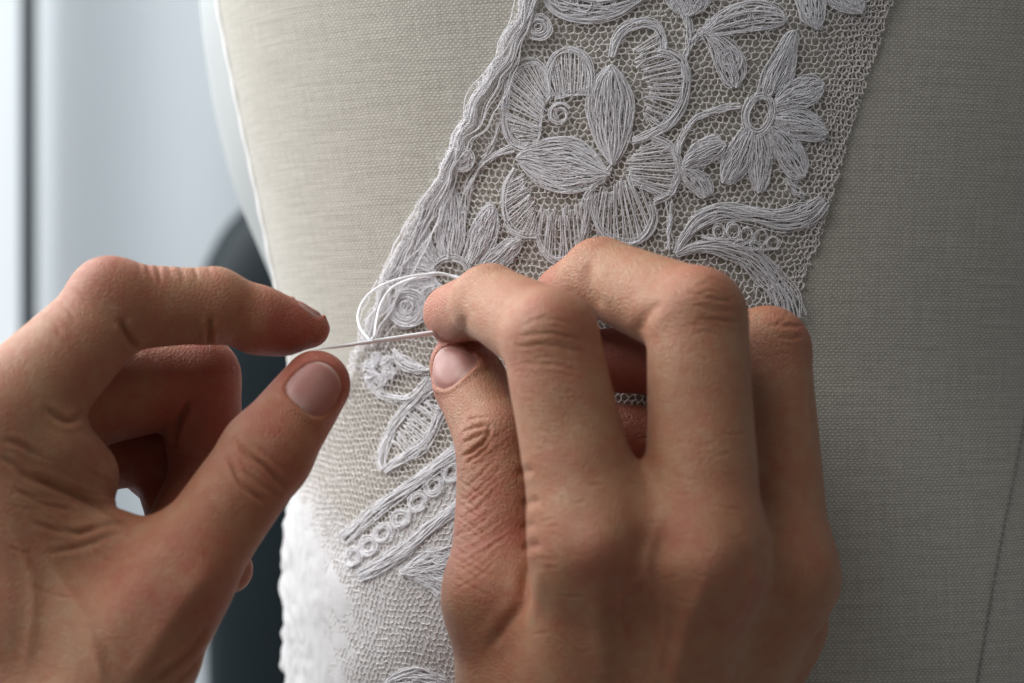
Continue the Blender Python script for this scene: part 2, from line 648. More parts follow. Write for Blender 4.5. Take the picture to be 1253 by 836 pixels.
def net(name, poly, cell, r, off, seed, parent):
    g = np.random.default_rng(seed)
    lo, hi = poly.min(0), poly.max(0)
    a = cell / math.sqrt(3)                      # hexagon side
    nodes, edges, ids = [], [], {}
    rows = int((hi[1] - lo[1]) / (1.5 * a)) + 3
    cols = int((hi[0] - lo[0]) / cell) + 3
    def nid(k, x, z):
        if k not in ids:
            ids[k] = len(nodes)
            nodes.append((x, z))
        return ids[k]
    for rr in range(rows):
        for cc in range(cols):
            cx = lo[0] + cell * (cc + 0.5 * (rr % 2))
            cz = lo[1] + 1.5 * a * rr
            up = nid((2 * cc + (rr % 2), rr, 0), cx, cz + a)
            ur = nid((2 * cc + 1 + (rr % 2), rr, 1), cx + cell / 2, cz + a / 2)
            ul = nid((2 * cc - 1 + (rr % 2), rr, 1), cx - cell / 2, cz + a / 2)
            dn = nid((2 * cc + 1 + (rr % 2), rr - 1, 0), cx + cell / 2, cz - a / 2)
            edges += [(up, ur), (up, ul), (ur, dn)]
    nd = np.array(nodes)
    k = np.stack([np.sin(nd[:, 1] * 0.35 + nd[:, 0] * 0.1), np.sin(nd[:, 0] * 0.3 - nd[:, 1] * 0.2)], -1) * 0.35
    nd = nd + g.normal(0, cell * 0.105, nd.shape) + k
    ok = in_poly(nd, poly)
    ed = np.array(edges)
    ed = ed[ok[ed[:, 0]] & ok[ed[:, 1]]]
    A, B = nd[ed[:, 0]], nd[ed[:, 1]]
    n = len(ed)
    t = np.array([-0.06, 0.5, 1.06])
    pz = A[:, None] * (1 - t)[None, :, None] + B[:, None] * t[None, :, None]
    pz[:, 1] += g.normal(0, cell * 0.05, (n, 2))
    p3 = on_form(pz, off + g.uniform(-0.08, 0.10, (n, 3)))
    d = p3[:, 2] - p3[:, 0]
    d /= np.linalg.norm(d, axis=1, keepdims=True) + 1e-9
    th = s2th(pz[:, 1, 0])
    nn = np.stack([np.sin(th), -np.cos(th), 0 * th], -1)
    side = np.cross(d, nn)
    side /= np.linalg.norm(side, axis=1, keepdims=True) + 1e-9
    rad = (r * g.uniform(0.75, 1.25, (n, 1)) * np.array([1.15, 0.85, 1.15]))[..., None]
    ring = np.stack([p3 + side[:, None] * rad, p3 + nn[:, None] * rad, p3 - side[:, None] * rad, p3 - nn[:, None] * rad], 2)
    V = ring.reshape(-1, 3)
    base = np.arange(n)[:, None, None] * 12
    i = np.arange(2)[None, :, None] * 4
    q = np.array([[0, 1], [1, 2], [2, 3], [3, 0]])
    Q = np.stack([base + i + q[None, None, :, 0].reshape(1, 1, 4), base + i + q[:, 1].reshape(1, 1, 4), base + i + 4 + q[:, 1].reshape(1, 1, 4), base + i + 4 + q[:, 0].reshape(1, 1, 4)], -1).reshape(-1, 4)
    return link(name, np_mesh(name, V, Q), MAT['net'], parent, 'stuff')


net('tulle_net', poly, 1.40, 0.175, 0.28, 3, lace)
# turned-under edge: a second layer of net along the right side
strip = px2sz([(1118, -60), (1096, 0), (1078, 55), (1060, 110), (1040, 172), (1022, 238), (1004, 300), (985, 350), (970, 384), (955, 380), (975, 330), (992, 262), (1000, 190), (1014, 120), (1026, 50), (1040, -20), (1055, -60)])
net('turned_edge', strip, 1.40, 0.18, 0.10, 9, lace)
# ---- embroidery: every motif is made of many fine laid threads
g = np.random.default_rng(21)


def sew(name, curves, parent, r=0.095, off=0.40, spread=0.26, sz=False):
    """curves: list of (pixel or sz polylines, lift)"""
    tb = Tubes(4)
    if not sz:                                   # laid threads: break long runs into overlapping stitches
        cut = []
        for c, lift in curves:
            m = len(c)
            if m >= 18:
                p = sorted(int(x) for x in g.integers(5, m - 5, 2))
                st = [0] + p
                en = [min(m, x + 3) for x in p] + [m]
                for a, b in zip(st, en):
                    if b - a > 3:
                        cut.append((c[a:b] + g.normal(0, 0.45, 2), lift))
            else:
                cut.append((c, lift))
        curves = cut
    for c, lift in curves:
        q = c if sz else px2sz(c)
        m = len(q)
        o = off + lift + g.uniform(0, spread) + 0.10 * np.sin(np.linspace(0, g.uniform(3, 9), m) + g.uniform(0, 6))
        tb.add(on_form(q, o), r * g.uniform(0.8, 1.25))
    allc = [c for c, _ in curves if len(c) > 3]
    for _ in range(int(len(allc) * 0.45)):         # stray fibres that fuzz the cotton
        c = allc[int(g.integers(0, len(allc)))]
        a = c[int(g.integers(0, len(c)))]
        n = 7
        hd = g.uniform(0, 6.28) + np.cumsum(g.normal(0, 0.45, n))
        st = g.uniform(0.9, 2.2)
        q = a + np.cumsum(np.stack([np.cos(hd), np.sin(hd)], -1) * st, 0)
        q = q * np.array([MPP, -MPP]) * 1.02 if sz else px2sz(q)
        if sz:
            continue
        tb.add(on_form(q, off + 0.25 + np.linspace(0, g.uniform(-0.1, 0.7), n)), 0.035)
    o = link(name, tb.mesh(name), MAT['floss'], parent)
    return o


def wob(n, amp):
    t = np.linspace(0, 1, n)
    return amp * (np.sin(t * g.uniform(4, 9) + g.uniform(0, 6)) + 0.6 * np.sin(t * g.uniform(10, 18) + g.uniform(0, 6)))[:, None]


def lens(L, R, pitch=2.4, edge=2, sc=1.0):
    """threads from base to tip filling between two side curves (both base -> tip)"""
    n = 22
    l, r = cr(L, n), cr(R, n)
    wid = np.linalg.norm(l - r, axis=1).max()
    k = max(6, int(wid / (pitch * 0.40)))
    out = []
    for i in range(k):
        wv = (i + 0.5) / k + g.normal(0, 0.25) / k
        wv = np.clip(wv + wob(n, 0.045) , -0.02, 1.02)
        c = l * (1 - wv) + r * wv
        a, b = int(g.integers(0, 3)), n - int(g.integers(0, 4))
        arch = 0.3 * (1 - (2 * (i + .5) / k - 1) ** 2)
        out.append((c[a:b] + g.normal(0, 0.25, 2), arch))
    for i in range(int(k * 0.9)):                # under-layer: crossing short threads close the gaps
        w0, w1 = g.uniform(0.02, 0.98, 2)
        w1 = np.clip(w0 + g.normal(0, 0.14), 0, 1)
        ww = np.linspace(w0, w1, n)[:, None]
        a = int(g.integers(0, 12))
        b = min(n, a + int(g.integers(7, 14)))
        out.append(((l * (1 - ww) + r * ww)[a:b], -0.22))
    for e in range(edge):
        for cc, s in ((l, -1), (r, 1)):
            d = (r - l) / (np.linalg.norm(r - l, axis=1, keepdims=True) + 1e-6)
            out.append((cc + s * d * (0.1 + 1.0 * e + wob(n, 0.9)), 0.08))
    return out


def band(C, w, k, n=26, loose=0.05):
    """k parallel threads along a centre line, w = width (px) along it"""
    c = cr(C, n)
    t = np.gradient(c, axis=0)
    nr = np.stack([-t[:, 1], t[:, 0]], -1) / (np.linalg.norm(t, axis=1, keepdims=True) + 1e-9)
    ww = np.interp(np.linspace(0, 1, n), np.linspace(0, 1, len(np.atleast_1d(w))), np.atleast_1d(w))[:, None]
    out = []
    k = int(k * 1.8)
    for i in range(k):
        f = (i + 0.5) / k - 0.5 + g.normal(0, 0.2) / k
        out.append((c + nr * ww * (f + wob(n, loose * 2.3)), 0.16 * (1 - (2 * f) ** 2)))
    return out


def fan(I, O, k, hook=True):
    """fringe threads running from inner curve I to outer curve O"""
    n = 12
    i_, o_ = cr(I, 60), cr(O, 60)
    out = []
    k = int(k * 1.8)
    for j in range(k):
        f = (j + 0.5) / k + g.normal(0, 0.15) / k
        x = np.clip(f, 0, 1) * 59
        a = i_[int(x)] + g.normal(0, 1.6, 2)
        b = o_[int(x)]
        d = b - a
        a = a + d * g.uniform(-0.08, 0.10)
        nrm = np.array([-d[1], d[0]]) / (np.linalg.norm(d) + 1e-9)
        s = np.linspace(0, 1, n)[:, None]
        c = a * (1 - s) + b * s + nrm * (np.sin(s * math.pi) * g.normal(0, 1.6))
        out.append((c, 0.1))
        if hook and j % 2:
            out.append((cr([c[2], c[0] + nrm * 1.6, c[3] + nrm * 3.0], 6), 0.1))
    return out


def ring(cx, cy, rx, ry, k, step, rot=0.0, n=26):
    out = []
    a = np.linspace(0, 2 * math.pi, n)
    k, step = int(k * 1.5), step / 1.5
    for i in range(k):
        q = np.stack([(rx + i * step) * np.cos(a), (ry + i * step) * np.sin(a)], -1) + np.stack([wob(n, 0.6)[:, 0]] * 2, -1)
        q[-1] = q[0]
        c, s = math.cos(rot), math.sin(rot)
        out.append((q @ np.array([[c, s], [-s, c]]) + (cx, cy) + g.normal(0, 0.3, 2), 0.15))
    return out


def spiral(cx, cy, r0, r1, turns, a0=0.0):
    out = []
    for k in range(3):
        a = np.linspace(0, turns * 2 * math.pi, 40)
        r = np.linspace(r0, r1, 40) + k * 1.6
        out.append((np.stack([cx + r * np.cos(a + a0), cy + r * np.sin(a + a0)], -1), 0.2))
    return out


# rose
rose = sew('rose', spiral(684, 140, 3, 13, 1.6, 2.0) + band([(672, 118), (664, 132), (660, 160), (656, 178)], 3, 3), lace)
S = lambda cs, **k: sew('petal', cs, rose, **k)
S(fan([(678, 120), (668, 124), (662, 140), (659, 160), (656, 178)], [(664, 82), (640, 80), (622, 100), (618, 140), (640, 182)], 26) +
  band([(670, 92), (655, 76), (634, 80), (621, 100), (617, 130), (619, 160), (630, 178), (652, 184)], [7, 12, 12, 9, 8, 9, 9], 6))
S(fan([(680, 116), (690, 118), (704, 117), (720, 117)], [(670, 84), (684, 66), (706, 66), (722, 92)], 15) + band([(671, 112), (669, 88), (678, 68), (697, 61), (715, 70), (723, 88), (725, 112)], [6, 8, 9, 8, 6], 5)
  + band([(678, 121), (700, 117), (722, 117)], 3, 2))
S(lens([(749, 202), (736, 186), (724, 158), (719, 128), (727, 98), (747, 80)], [(750, 202), (762, 184), (771, 156), (773, 124), (763, 96), (749, 80)], 2.3, 3))
S(band([(748, 70), (753, 50), (766, 36), (786, 29), (803, 32), (811, 46), (812, 60)], [6, 10, 13, 13, 11, 8], 8)
  + band([(805, 62), (822, 66), (836, 78), (839, 102), (833, 130), (818, 152), (796, 166), (774, 174)], [10, 13, 11, 10, 11, 13, 12, 9], 8)
  + fan([(778, 62), (780, 80), (790, 96), (794, 112), (790, 128), (794, 146)], [(806, 42), (812, 66), (834, 80), (838, 106), (824, 142), (802, 162)], 26))
S(lens([(632, 192), (646, 178), (668, 170), (700, 168), (724, 184), (746, 213)], [(632, 196), (644, 212), (664, 228), (692, 235), (722, 230), (746, 214)], 2.2, 2))
S(fan([(640, 214), (644, 226), (650, 240), (654, 254), (658, 268)], [(622, 222), (617, 246), (622, 272), (636, 286), (656, 288)], 17)
  + band([(630, 206), (620, 226), (616, 250), (621, 274), (634, 286), (657, 289)], [6, 9, 9, 9, 9], 6))
S(fan([(662, 254), (672, 258), (690, 258), (704, 256), (712, 246)], [(657, 292), (668, 312), (688, 320), (706, 308), (718, 284)], 18)
  + band([(657, 288), (664, 306), (680, 319), (698, 314), (711, 296), (718, 268), (721, 236)], [7, 10, 11, 10, 9, 10], 7))
S(fan([(735, 232), (746, 236), (758, 226), (768, 216), (776, 208)], [(728, 272), (744, 294), (770, 298), (792, 284), (800, 262)], 22)
  + band([(723, 232), (727, 262), (740, 288), (766, 298), (788, 290), (799, 268), (796, 250)], [9, 9, 8, 9, 10, 8], 7))
S(fan([(782, 180), (772, 194), (770, 208), (774, 220), (786, 230)], [(806, 172), (826, 188), (830, 210), (822, 236), (804, 246)], 20)
  + band([(798, 168), (818, 178), (829, 196), (830, 216), (820, 238), (800, 247)], [9, 11, 10, 9, 9], 7))
S(band([(726, 190), (740, 208), (748, 204)], 6, 4) + band([(715, 246), (722, 232), (744, 214)], 8, 5))

# daisy on the right
daisy = sew('daisy', ring(929, 140, 11, 19, 6, 1.7, 0.25) , lace)
S = lambda cs, **k: sew('petal', cs, daisy, **k)
S(lens([(926, 116), (934, 88), (950, 62), (964, 40), (972, 38)], [(952, 118), (966, 98), (974, 72), (977, 46), (972, 38)], 2.3, 2))
S(lens([(948, 122), (962, 104), (982, 95), (998, 93), (1009, 103)], [(950, 134), (970, 132), (990, 130), (1003, 119), (1009, 104)], 2.3, 2))
S(lens([(950, 138), (974, 134), (994, 140), (1008, 152), (1013, 163)], [(948, 150), (964, 164), (984, 172), (1002, 172), (1013, 164)], 2.3, 2))
S(lens([(946, 154), (966, 166), (982, 182), (990, 200), (986, 216)], [(936, 162), (946, 184), (958, 206), (972, 219), (985, 217)], 2.3, 2))
S(lens([(936, 164), (943, 186), (943, 210), (936, 232), (929, 236)], [(920, 164), (917, 184), (917, 208), (922, 228), (928, 236)], 2.3, 2))
S(lens([(924, 162), (922, 184), (914, 206), (898, 224), (885, 224)], [(908, 156), (896, 172), (887, 192), (882, 212), (884, 224)], 2.3, 2))
for pts in ([(1004, -30), (1004, 0), (1004, 22), (998, 35)], ):
    sew('leaf', lens([(968, -30), (975, 0), (982, 24), (1000, 36)], [(1008, -30), (1010, 0), (1008, 24), (1001, 36)], 2.4, 2), lace)
sew('leaf', lens([(1000, -20), (1015, 4), (1036, 15), (1055, 17)], [(1040, -24), (1052, -8), (1057, 6), (1055, 17)], 2.4, 2), lace)

# stems and leaves
def stem(C, w=7, k=4):
    sew('stem', band(C, w, k, 30, 0.10), lace)


stem([(836, 16), (843, 38), (844, 56), (838, 72), (841, 100)], 8, 5)
stem([(868, 34), (856, 42), (846, 52)], 7, 4)
stem([(830, 188), (838, 164), (852, 144), (876, 134), (906, 131)], 7, 5)
stem([(819, 246), (820, 275), (819, 306)], 6, 4)
stem([(628, 182), (606, 190), (586, 206), (572, 230), (566, 258), (563, 300)], 8, 5)
stem([(610, 150), (606, 172), (590, 195)], 5, 3)
stem([(882, 18), (872, 28), (858, 40)], 10, 5)
sew('tulip', lens([(842, 20), (826, 14), (816, 2), (806, -22)], [(842, 20), (858, 14), (868, 2), (880, -22)], 2.3, 2), lace)
lf = lambda cs: sew('leaf', cs, lace)
lf(lens([(858, 40), (876, 22), (902, 7), (932, 2), (954, 10), (963, 24)], [(864, 42), (890, 40), (916, 37), (942, 33), (958, 28), (963, 24)], 5.0, 3)
   + ring(908, 22, 8, 11, 2, 1.5) + ring(930, 18, 7, 9, 2, 1.5) + ring(946, 18, 4, 6, 2, 1.5))
lf(lens([(862, 44), (872, 64), (880, 88), (890, 104), (900, 107)], [(868, 40), (890, 50), (905, 66), (911, 90), (901, 107)], 4.6, 3) + ring(893, 73, 8, 9, 5, 1.7))
lf(lens([(834, 204), (842, 186), (858, 172), (874, 167), (888, 177)], [(834, 206), (850, 204), (868, 200), (882, 192), (888, 178)], 2.3, 2))
lf(lens([(834, 206), (852, 208), (866, 218), (872, 234), (864, 242)], [(832, 208), (838, 222), (847, 234), (856, 241), (863, 242)], 2.3, 2))
lf(lens([(660, -30), (666, 0), (680, 16), (715, 24), (752, 16), (790, -4)], [(664, -30), (690, -30), (715, -34), (750, -32), (780, -24), (790, -5)], 6, 3)
   + ring(690, -4, 9, 14, 3, 1.5) + ring(716, 0, 9, 16, 3, 1.5) + ring(742, -4, 9, 14, 3, 1.5) + band([(664, -10), (676, 14), (712, 26), (756, 18), (800, -10)], 7, 4))

# scrolls at lower right
scr = lambda cs: sew('scroll', cs, lace)
scr(band([(826, 310), (838, 290), (856, 270), (884, 258), (920, 264), (960, 270), (990, 262), (1008, 246)], [5, 13, 20, 22, 20, 26, 30, 14], 17, 40, 0.05)
    + band([(850, 262), (880, 252), (914, 257), (950, 262)], 6, 4))
scr(band([(828, 312), (852, 303), (884, 302), (912, 312), (938, 334), (956, 360), (966, 392)], [5, 12, 22, 30, 36, 38, 36], 17, 36, 0.05))
scr(sum([ring(*p, 2, 1.3) for p in [(880, 284, 6, 8), (897, 283, 7, 9), (914, 288, 6, 8), (931, 290, 7, 8), (946, 298, 7, 6), (925, 302, 6, 4), (905, 298, 5, 4)]], [])
    + band([(858, 290), (890, 298), (920, 306), (952, 304)], 4, 3))
scr(band([(962, 220), (972, 232), (984, 240)], 9, 5))

# left side: round knots, fan flower, border cord
knot = lambda *a: sew('knot', ring(*a), lace, off=0.9)
knot(659, 33, 4, 4, 8, 1.7)
knot(565, 195, 4, 2.5, 9, 1.7)
knot(500, 376, 5, 5, 11, 1.9)
le_in = [(x + 5, y + 1) for x, y in left_wave[6:77]]
sew('border_cord', band(le_in, [13, 9, 17, 8, 14, 22, 10, 18, 26, 30, 24, 18], 7, 140, 0.10) + band(le_in, [16, 22, 12, 20, 10, 24, 15, 28, 22], 5, 260, 0.20) + band([(x + 7, y) for x, y in le_in], [16, 10, 20, 12, 22, 28, 20], 4, 200, 0.22), lace, off=0.6, spread=1.2)
sew('picot_edge', sum([ring(x - 1 + g.normal(0, 1.2), y + g.normal(0, 1), 2.5, 3.5, 2, 1.2) for x, y in cr(left_wave[6:86], 60)], []), lace, off=0.4, spread=1.0)
fanf = sew('fan_flower', ring(552, 336, 19, 17, 5, 1.7), lace)
S = lambda cs, **k: sew('petal', cs, fanf, **k)
S(lens([(540, 318), (534, 290), (536, 262), (544, 240), (552, 230)], [(562, 316), (568, 292), (566, 262), (560, 240), (553, 230)], 2.4, 1))
S(lens([(566, 320), (574, 290), (583, 264), (598, 250), (604, 256)], [(584, 326), (600, 306), (608, 286), (609, 266), (604, 256)], 2.4, 2))
S(lens([(582, 330), (596, 312), (614, 298), (628, 292), (636, 294)], [(586, 342), (606, 334), (622, 322), (634, 306), (636, 295)], 2.4, 2))
S(lens([(588, 346), (606, 338), (626, 338), (644, 344), (652, 352)], [(584, 354), (604, 356), (622, 358), (640, 358), (652, 353)], 2.4, 2))
S(lens([(540, 320), (528, 296), (524, 270), (528, 252), (534, 246)], [(530, 330), (512, 312), (506, 290), (512, 268), (534, 246)], 2.2, 1))
S(lens([(534, 330), (514, 316), (498, 310), (486, 314), (480, 324)], [(532, 342), (514, 346), (498, 350), (482, 344), (479, 326)], 2.2, 1))
S(lens([(532, 346), (516, 346), (500, 350), (484, 362), (478, 378)], [(540, 356), (528, 372), (514, 392), (496, 402), (480, 392)], 2.6, 1))

# below the needle
kn = sew('small_flower', ring(464, 452, 5, 5, 4, 1.8), lace)
for k in range(6):
    a = k * math.pi / 3 + 0.3
    c, s = math.cos(a), math.sin(a)
    R = lambda x, y: (464 + x * c - y * s, 452 + x * s + y * c)
    sew('petal', lens([R(6, -2), R(11, -7), R(19, -5), R(21, 0)], [R(6, 2), R(11, 7), R(19, 5), R(21, 0)], 2.4, 1), kn)
stem([(452, 470), (466, 484), (490, 488), (510, 480), (524, 462)], 7, 4)
lf(lens([(482, 428), (494, 436), (508, 444), (526, 452)], [(480, 436), (490, 448), (506, 456), (526, 454)], 3.2, 2))
lf(band([(546, 452), (530, 470), (510, 488), (490, 508), (474, 532), (465, 560), (468, 574)], [8, 11, 12, 13, 13, 12, 8], 8)
   + band([(548, 456), (544, 486), (536, 514), (522, 540), (500, 556), (484, 566), (470, 576)], [8, 11, 13, 13, 14, 13, 8], 8)
   + fan([(522, 486), (506, 502), (492, 520), (482, 544)], [(540, 496), (530, 520), (514, 540), (494, 558)], 16))
eye = sew('eyelet_band', band([(418, 660), (442, 640), (468, 618), (500, 596), (530, 574), (580, 538)], [17, 15, 15, 15, 15], 12, 40) + band([(440, 706), (470, 690), (502, 668), (532, 642), (580, 602)], [16, 15, 15, 15], 12, 40), lace)
for cx, cy in [(432, 682), (451, 668), (469, 653), (489, 635), (510, 614), (531, 595), (553, 578), (574, 560)]:
    sew('eyelet', ring(cx, cy, 5.6, 7.2, 5, 1.5, 0.6), eye)
lf(lens([(490, 700), (510, 684), (530, 674), (556, 668)], [(492, 704), (512, 712), (530, 726), (552, 742)], 2.6, 2))
lf(lens([(470, 836), (490, 822), (515, 818), (545, 830)], [(472, 842), (492, 850), (520, 856), (545, 850)], 2.6, 2))

# gathered edge round the flank: doubled, rumpled net that stands proud of the outline
z_of = lambda v: float(P(0, v, 70)[2])
gs, gz = 110, 150
ss = np.linspace(SL(-2.02), SL(-0.80), gs)
zt = np.linspace(0, 1, gz)
SS, ZT = np.meshgrid(ss, zt)
k = (SS - ss[0]) / (ss[-1] - ss[0])
top = np.interp(k, [0, 0.45, 0.7, 1.0], [z_of(530), z_of(545), z_of(588), z_of(668)])
GZ = top * (1 - ZT) + zb * ZT
fade = np.clip((1 - k) / 0.62, 0, 1) ** 1.3 * np.clip(ZT / 0.22, 0, 1)
fr = np.random.default_rng(12)
fld = np.zeros_like(SS)
for f_, n_, a_ in ((0.35, 5, 1.0), (0.75, 7, 0.75), (1.5, 8, 0.30), (2.8, 8, 0.07)):     # rumples of every size and direction
    for _ in range(n_):
        an = fr.uniform(0, math.pi)
        f2 = f_ * fr.uniform(0.7, 1.35)
        fld += a_ / math.sqrt(n_) * 1.4 * np.sin(f2 * (SS * math.cos(an) + GZ * math.sin(an)) + fr.uniform(0, 6.28) + 0.8 * np.sin(SS * 0.21 + GZ * 0.17))
fld = np.abs(fld) * 1.5 - 1.0
lift = 0.06 + drape(np.stack([SS, GZ], -1)) + fade * (1.5 + 0.30 * fld)
GV = torso(s2th(SS.ravel()), GZ.ravel(), lift.ravel())
GI = np.arange(gs * gz).reshape(gz, gs)
GQ = np.stack([GI[:-1, :-1], GI[1:, :-1], GI[1:, 1:], GI[:-1, 1:]], -1).reshape(-1, 4)[:, ::-1]
link('gathered_edge', np_mesh('gathered_edge', GV, GQ), MAT['gather'], lace)
# second thickness of net hanging below the eyelet band
tp = px2sz(cr([(398, 676), (430, 672), (455, 650), (486, 630), (516, 606), (548, 580), (590, 548), (640, 510)], 70))
bt = np.stack([np.linspace(SL(-1.0), px2sz([(660, 900)])[0, 0], 70), np.full(70, zb)], -1)
tt = np.linspace(0, 1, 60)[:, None, None]
LS = tp[None] * (1 - tt) + bt[None] * tt
LV = torso(s2th(LS[..., 0].ravel()), LS[..., 1].ravel(), (drape(LS) + 0.24).ravel())
LI = np.arange(70 * 60).reshape(60, 70)
link('lower_flounce', np_mesh('lower_flounce', LV, np.stack([LI[:-1, :-1], LI[1:, :-1], LI[1:, 1:], LI[:-1, 1:]], -1).reshape(-1, 4)), MAT['gather'], lace)


# ------------------------------------------------------------------ hands (implicit surface -> one continuous mesh each)
def smin(a, b, k):
    h = np.maximum(k - np.abs(a - b), 0.0) / k
    return np.minimum(a, b) - h * h * k * 0.25


class Field:
    def __init__(self, lo, hi, h):
        self.lo, self.h = np.array(lo, np.float32), h
        self.n = np.ceil((np.array(hi) - np.array(lo)) / h).astype(int)
        self.F = np.full(self.n, 60.0, np.float32)
        self.ax = [self.lo[i] + np.arange(self.n[i], dtype=np.float32) * h for i in range(3)]

    def box(self, prims, mar):
        pts = np.array([q for p in prims for q in (p[0] - p[2], p[0] + p[2], p[1] - p[3], p[1] + p[3])])
        a = np.clip(np.floor((pts.min(0) - mar - self.lo) / self.h).astype(int), 0, self.n)
        b = np.clip(np.ceil((pts.max(0) + mar - self.lo) / self.h).astype(int), 0, self.n)
        return tuple(slice(a[i], b[i]) for i in range(3))

    def add(self, prims, k_in, k_out, root=None, r0=14.0, r1=30.0, k_far=0.8):
        """prims: (a, b, ra, rb); blended among themselves by k_in, with what is there by k_out near root"""
        sl = self.box(prims, 14)
        X = self.ax[0][sl[0]][:, None, None]
        Y = self.ax[1][sl[1]][None, :, None]
        Z = self.ax[2][sl[2]][None, None, :]
        D = None
        for a, b, ra, rb in prims:
            ba = (b - a).astype(np.float32)
            L2 = float(ba @ ba) + 1e-6
            px, py, pz = X - np.float32(a[0]), Y - np.float32(a[1]), Z - np.float32(a[2])
            hh = np.clip((px * ba[0] + py * ba[1] + pz * ba[2]) / L2, 0, 1)
            d = np.sqrt((px - hh * ba[0]) ** 2 + (py - hh * ba[1]) ** 2 + (pz - hh * ba[2]) ** 2) - (ra + (rb - ra) * hh)
            D = d if D is None else smin(D, d, k_in)
        if root is not None:
            q = np.sqrt((X - root[0]) ** 2 + (Y - root[1]) ** 2 + (Z - root[2]) ** 2)
            t = np.clip((q - r0) / (r1 - r0), 0, 1)
            k = k_out + (k_far - k_out) * t
        else:
            k = k_out
        self.F[sl] = smin(self.F[sl], D, k)

    def mesh(self):
        F = self.F
        nx, ny, nz = F.shape
        ins = F < 0
        cs = [(i, j, k) for i in (0, 1) for j in (0, 1) for k in (0, 1)]
        sub = lambda A, c: A[c[0]:nx - 1 + c[0], c[1]:ny - 1 + c[1], c[2]:nz - 1 + c[2]]
        cnt = sum(sub(ins, c).astype(np.int8) for c in cs)
        act = (cnt > 0) & (cnt < 8)
        idx = np.full(act.shape, -1, np.int64)
        ci = np.argwhere(act)
        idx[act] = np.arange(len(ci))
        vals = np.stack([sub(F, c)[act] for c in cs], -1)
        cor = np.array(cs, np.float32)
        acc = np.zeros((len(ci), 3), np.float32)
        num = np.zeros(len(ci), np.float32)
        for i in range(8):
            for j in range(i + 1, 8):
                if np.abs(cor[i] - cor[j]).sum() != 1:
                    continue
                a, b = vals[:, i], vals[:, j]
                m = (a < 0) != (b < 0)
                t = np.where(m, a / np.where(m, a - b, 1), 0)[:, None]
                acc += np.where(m[:, None], cor[i] + t * (cor[j] - cor[i]), 0)
                num += m
        V = self.lo + (ci + acc / num[:, None]) * self.h
        quads = []
        for ax in range(3):
            o1, o2 = [(1, 2), (2, 0), (0, 1)][ax]
            s0 = [slice(1, -1)] * 3
            s0[ax] = slice(0, -1)
            s1 = list(s0)
            s1[ax] = slice(1, None)
            A, B = ins[tuple(s0)], ins[tuple(s1)]
            e = np.argwhere(A != B)
            base = e + 1
            base[:, ax] -= 1
            flip = A[A != B]
            def cell(d1, d2):
                c = base.copy()
                c[:, o1] -= d1
                c[:, o2] -= d2
                return idx[c[:, 0], c[:, 1], c[:, 2]]
            q = np.stack([cell(1, 1), cell(0, 1), cell(0, 0), cell(1, 0)], -1)
            q[~flip] = q[~flip][:, ::-1]
            quads.append(q)
        return V, np.vstack(quads)


def seg(a, b, ra, rb):
    return (np.asarray(a, float), np.asarray(b, float), ra, rb)


def chain(js, extra=()):
    """js: (u, v, y, r) joints"""
    p = [P(*j[:3]) for j in js]
    out = [seg(p[i], p[i + 1], js[i][3], js[i + 1][3]) for i in range(len(js) - 1)]
    for e in extra:
        q = P(*e[:3])
        out.append(seg(q, q + 0.01, e[3], e[3]))
    return out


def poly_dist(uv, pts):
    """distance (px) from points to a polyline, and parameter"""
    best = np.full(len(uv), 1e9)
    tt = np.zeros(len(uv))
    n = len(pts) - 1
    for i in range(n):
        a, b = np.array(pts[i], float), np.array(pts[i + 1], float)
        ab = b - a
        t = np.clip(((uv - a) @ ab) / (ab @ ab + 1e-9), 0, 1)
        d = np.linalg.norm(uv - a - t[:, None] * ab, axis=1)
        m = d < best
        best[m] = d[m]
        tt[m] = (i + t[m]) / n
    return best, tt


def sines(p, f, seed):
    r = np.random.default_rng(seed)
    out = np.zeros(len(p))
    for _ in range(7):
        k = r.normal(size=3)
        k *= f / np.linalg.norm(k) * r.uniform(0.6, 1.5)
        out += np.sin(p @ k + r.uniform(0, 6.28))
    return out / 7


def scatter(idx, vals, n):
    return np.stack([np.bincount(idx, weights=vals[:, k], minlength=n) for k in range(3)], -1)


def normals(V, Q):
    a = np.cross(V[Q[:, 2]] - V[Q[:, 0]], V[Q[:, 3]] - V[Q[:, 1]])
    n = sum(scatter(Q[:, i], a, len(V)) for i in range(4))
    return n / (np.linalg.norm(n, axis=1, keepdims=True) + 1e-9)


def relax(V, Q, it, lam=0.5):
    c = np.bincount(Q.ravel(), minlength=len(V))[:, None] * 2.0
    for _ in range(it):
        s = sum(scatter(Q[:, i], V[Q[:, (i + 1) % 4]] + V[Q[:, (i + 3) % 4]], len(V)) for i in range(4))
        V = V + lam * (s / np.maximum(c, 1) - V)
    return V


def subdivide(V, Q):
    n = len(V)
    e = np.sort(np.stack([Q, np.roll(Q, -1, 1)], -1).reshape(-1, 2), 1)
    key = e[:, 0].astype(np.int64) * n + e[:, 1]
    uq, first, inv = np.unique(key, return_index=True, return_inverse=True)
    ev = n + inv.reshape(-1, 4)
    EV = V[e[first]].mean(1)
    fv = n + len(uq) + np.arange(len(Q))
    FV = V[Q].mean(1)
    q = [np.stack([Q[:, k], ev[:, k], fv, ev[:, (k + 3) % 4]], -1) for k in range(4)]
    return np.vstack([V, EV, FV]), np.vstack(q)


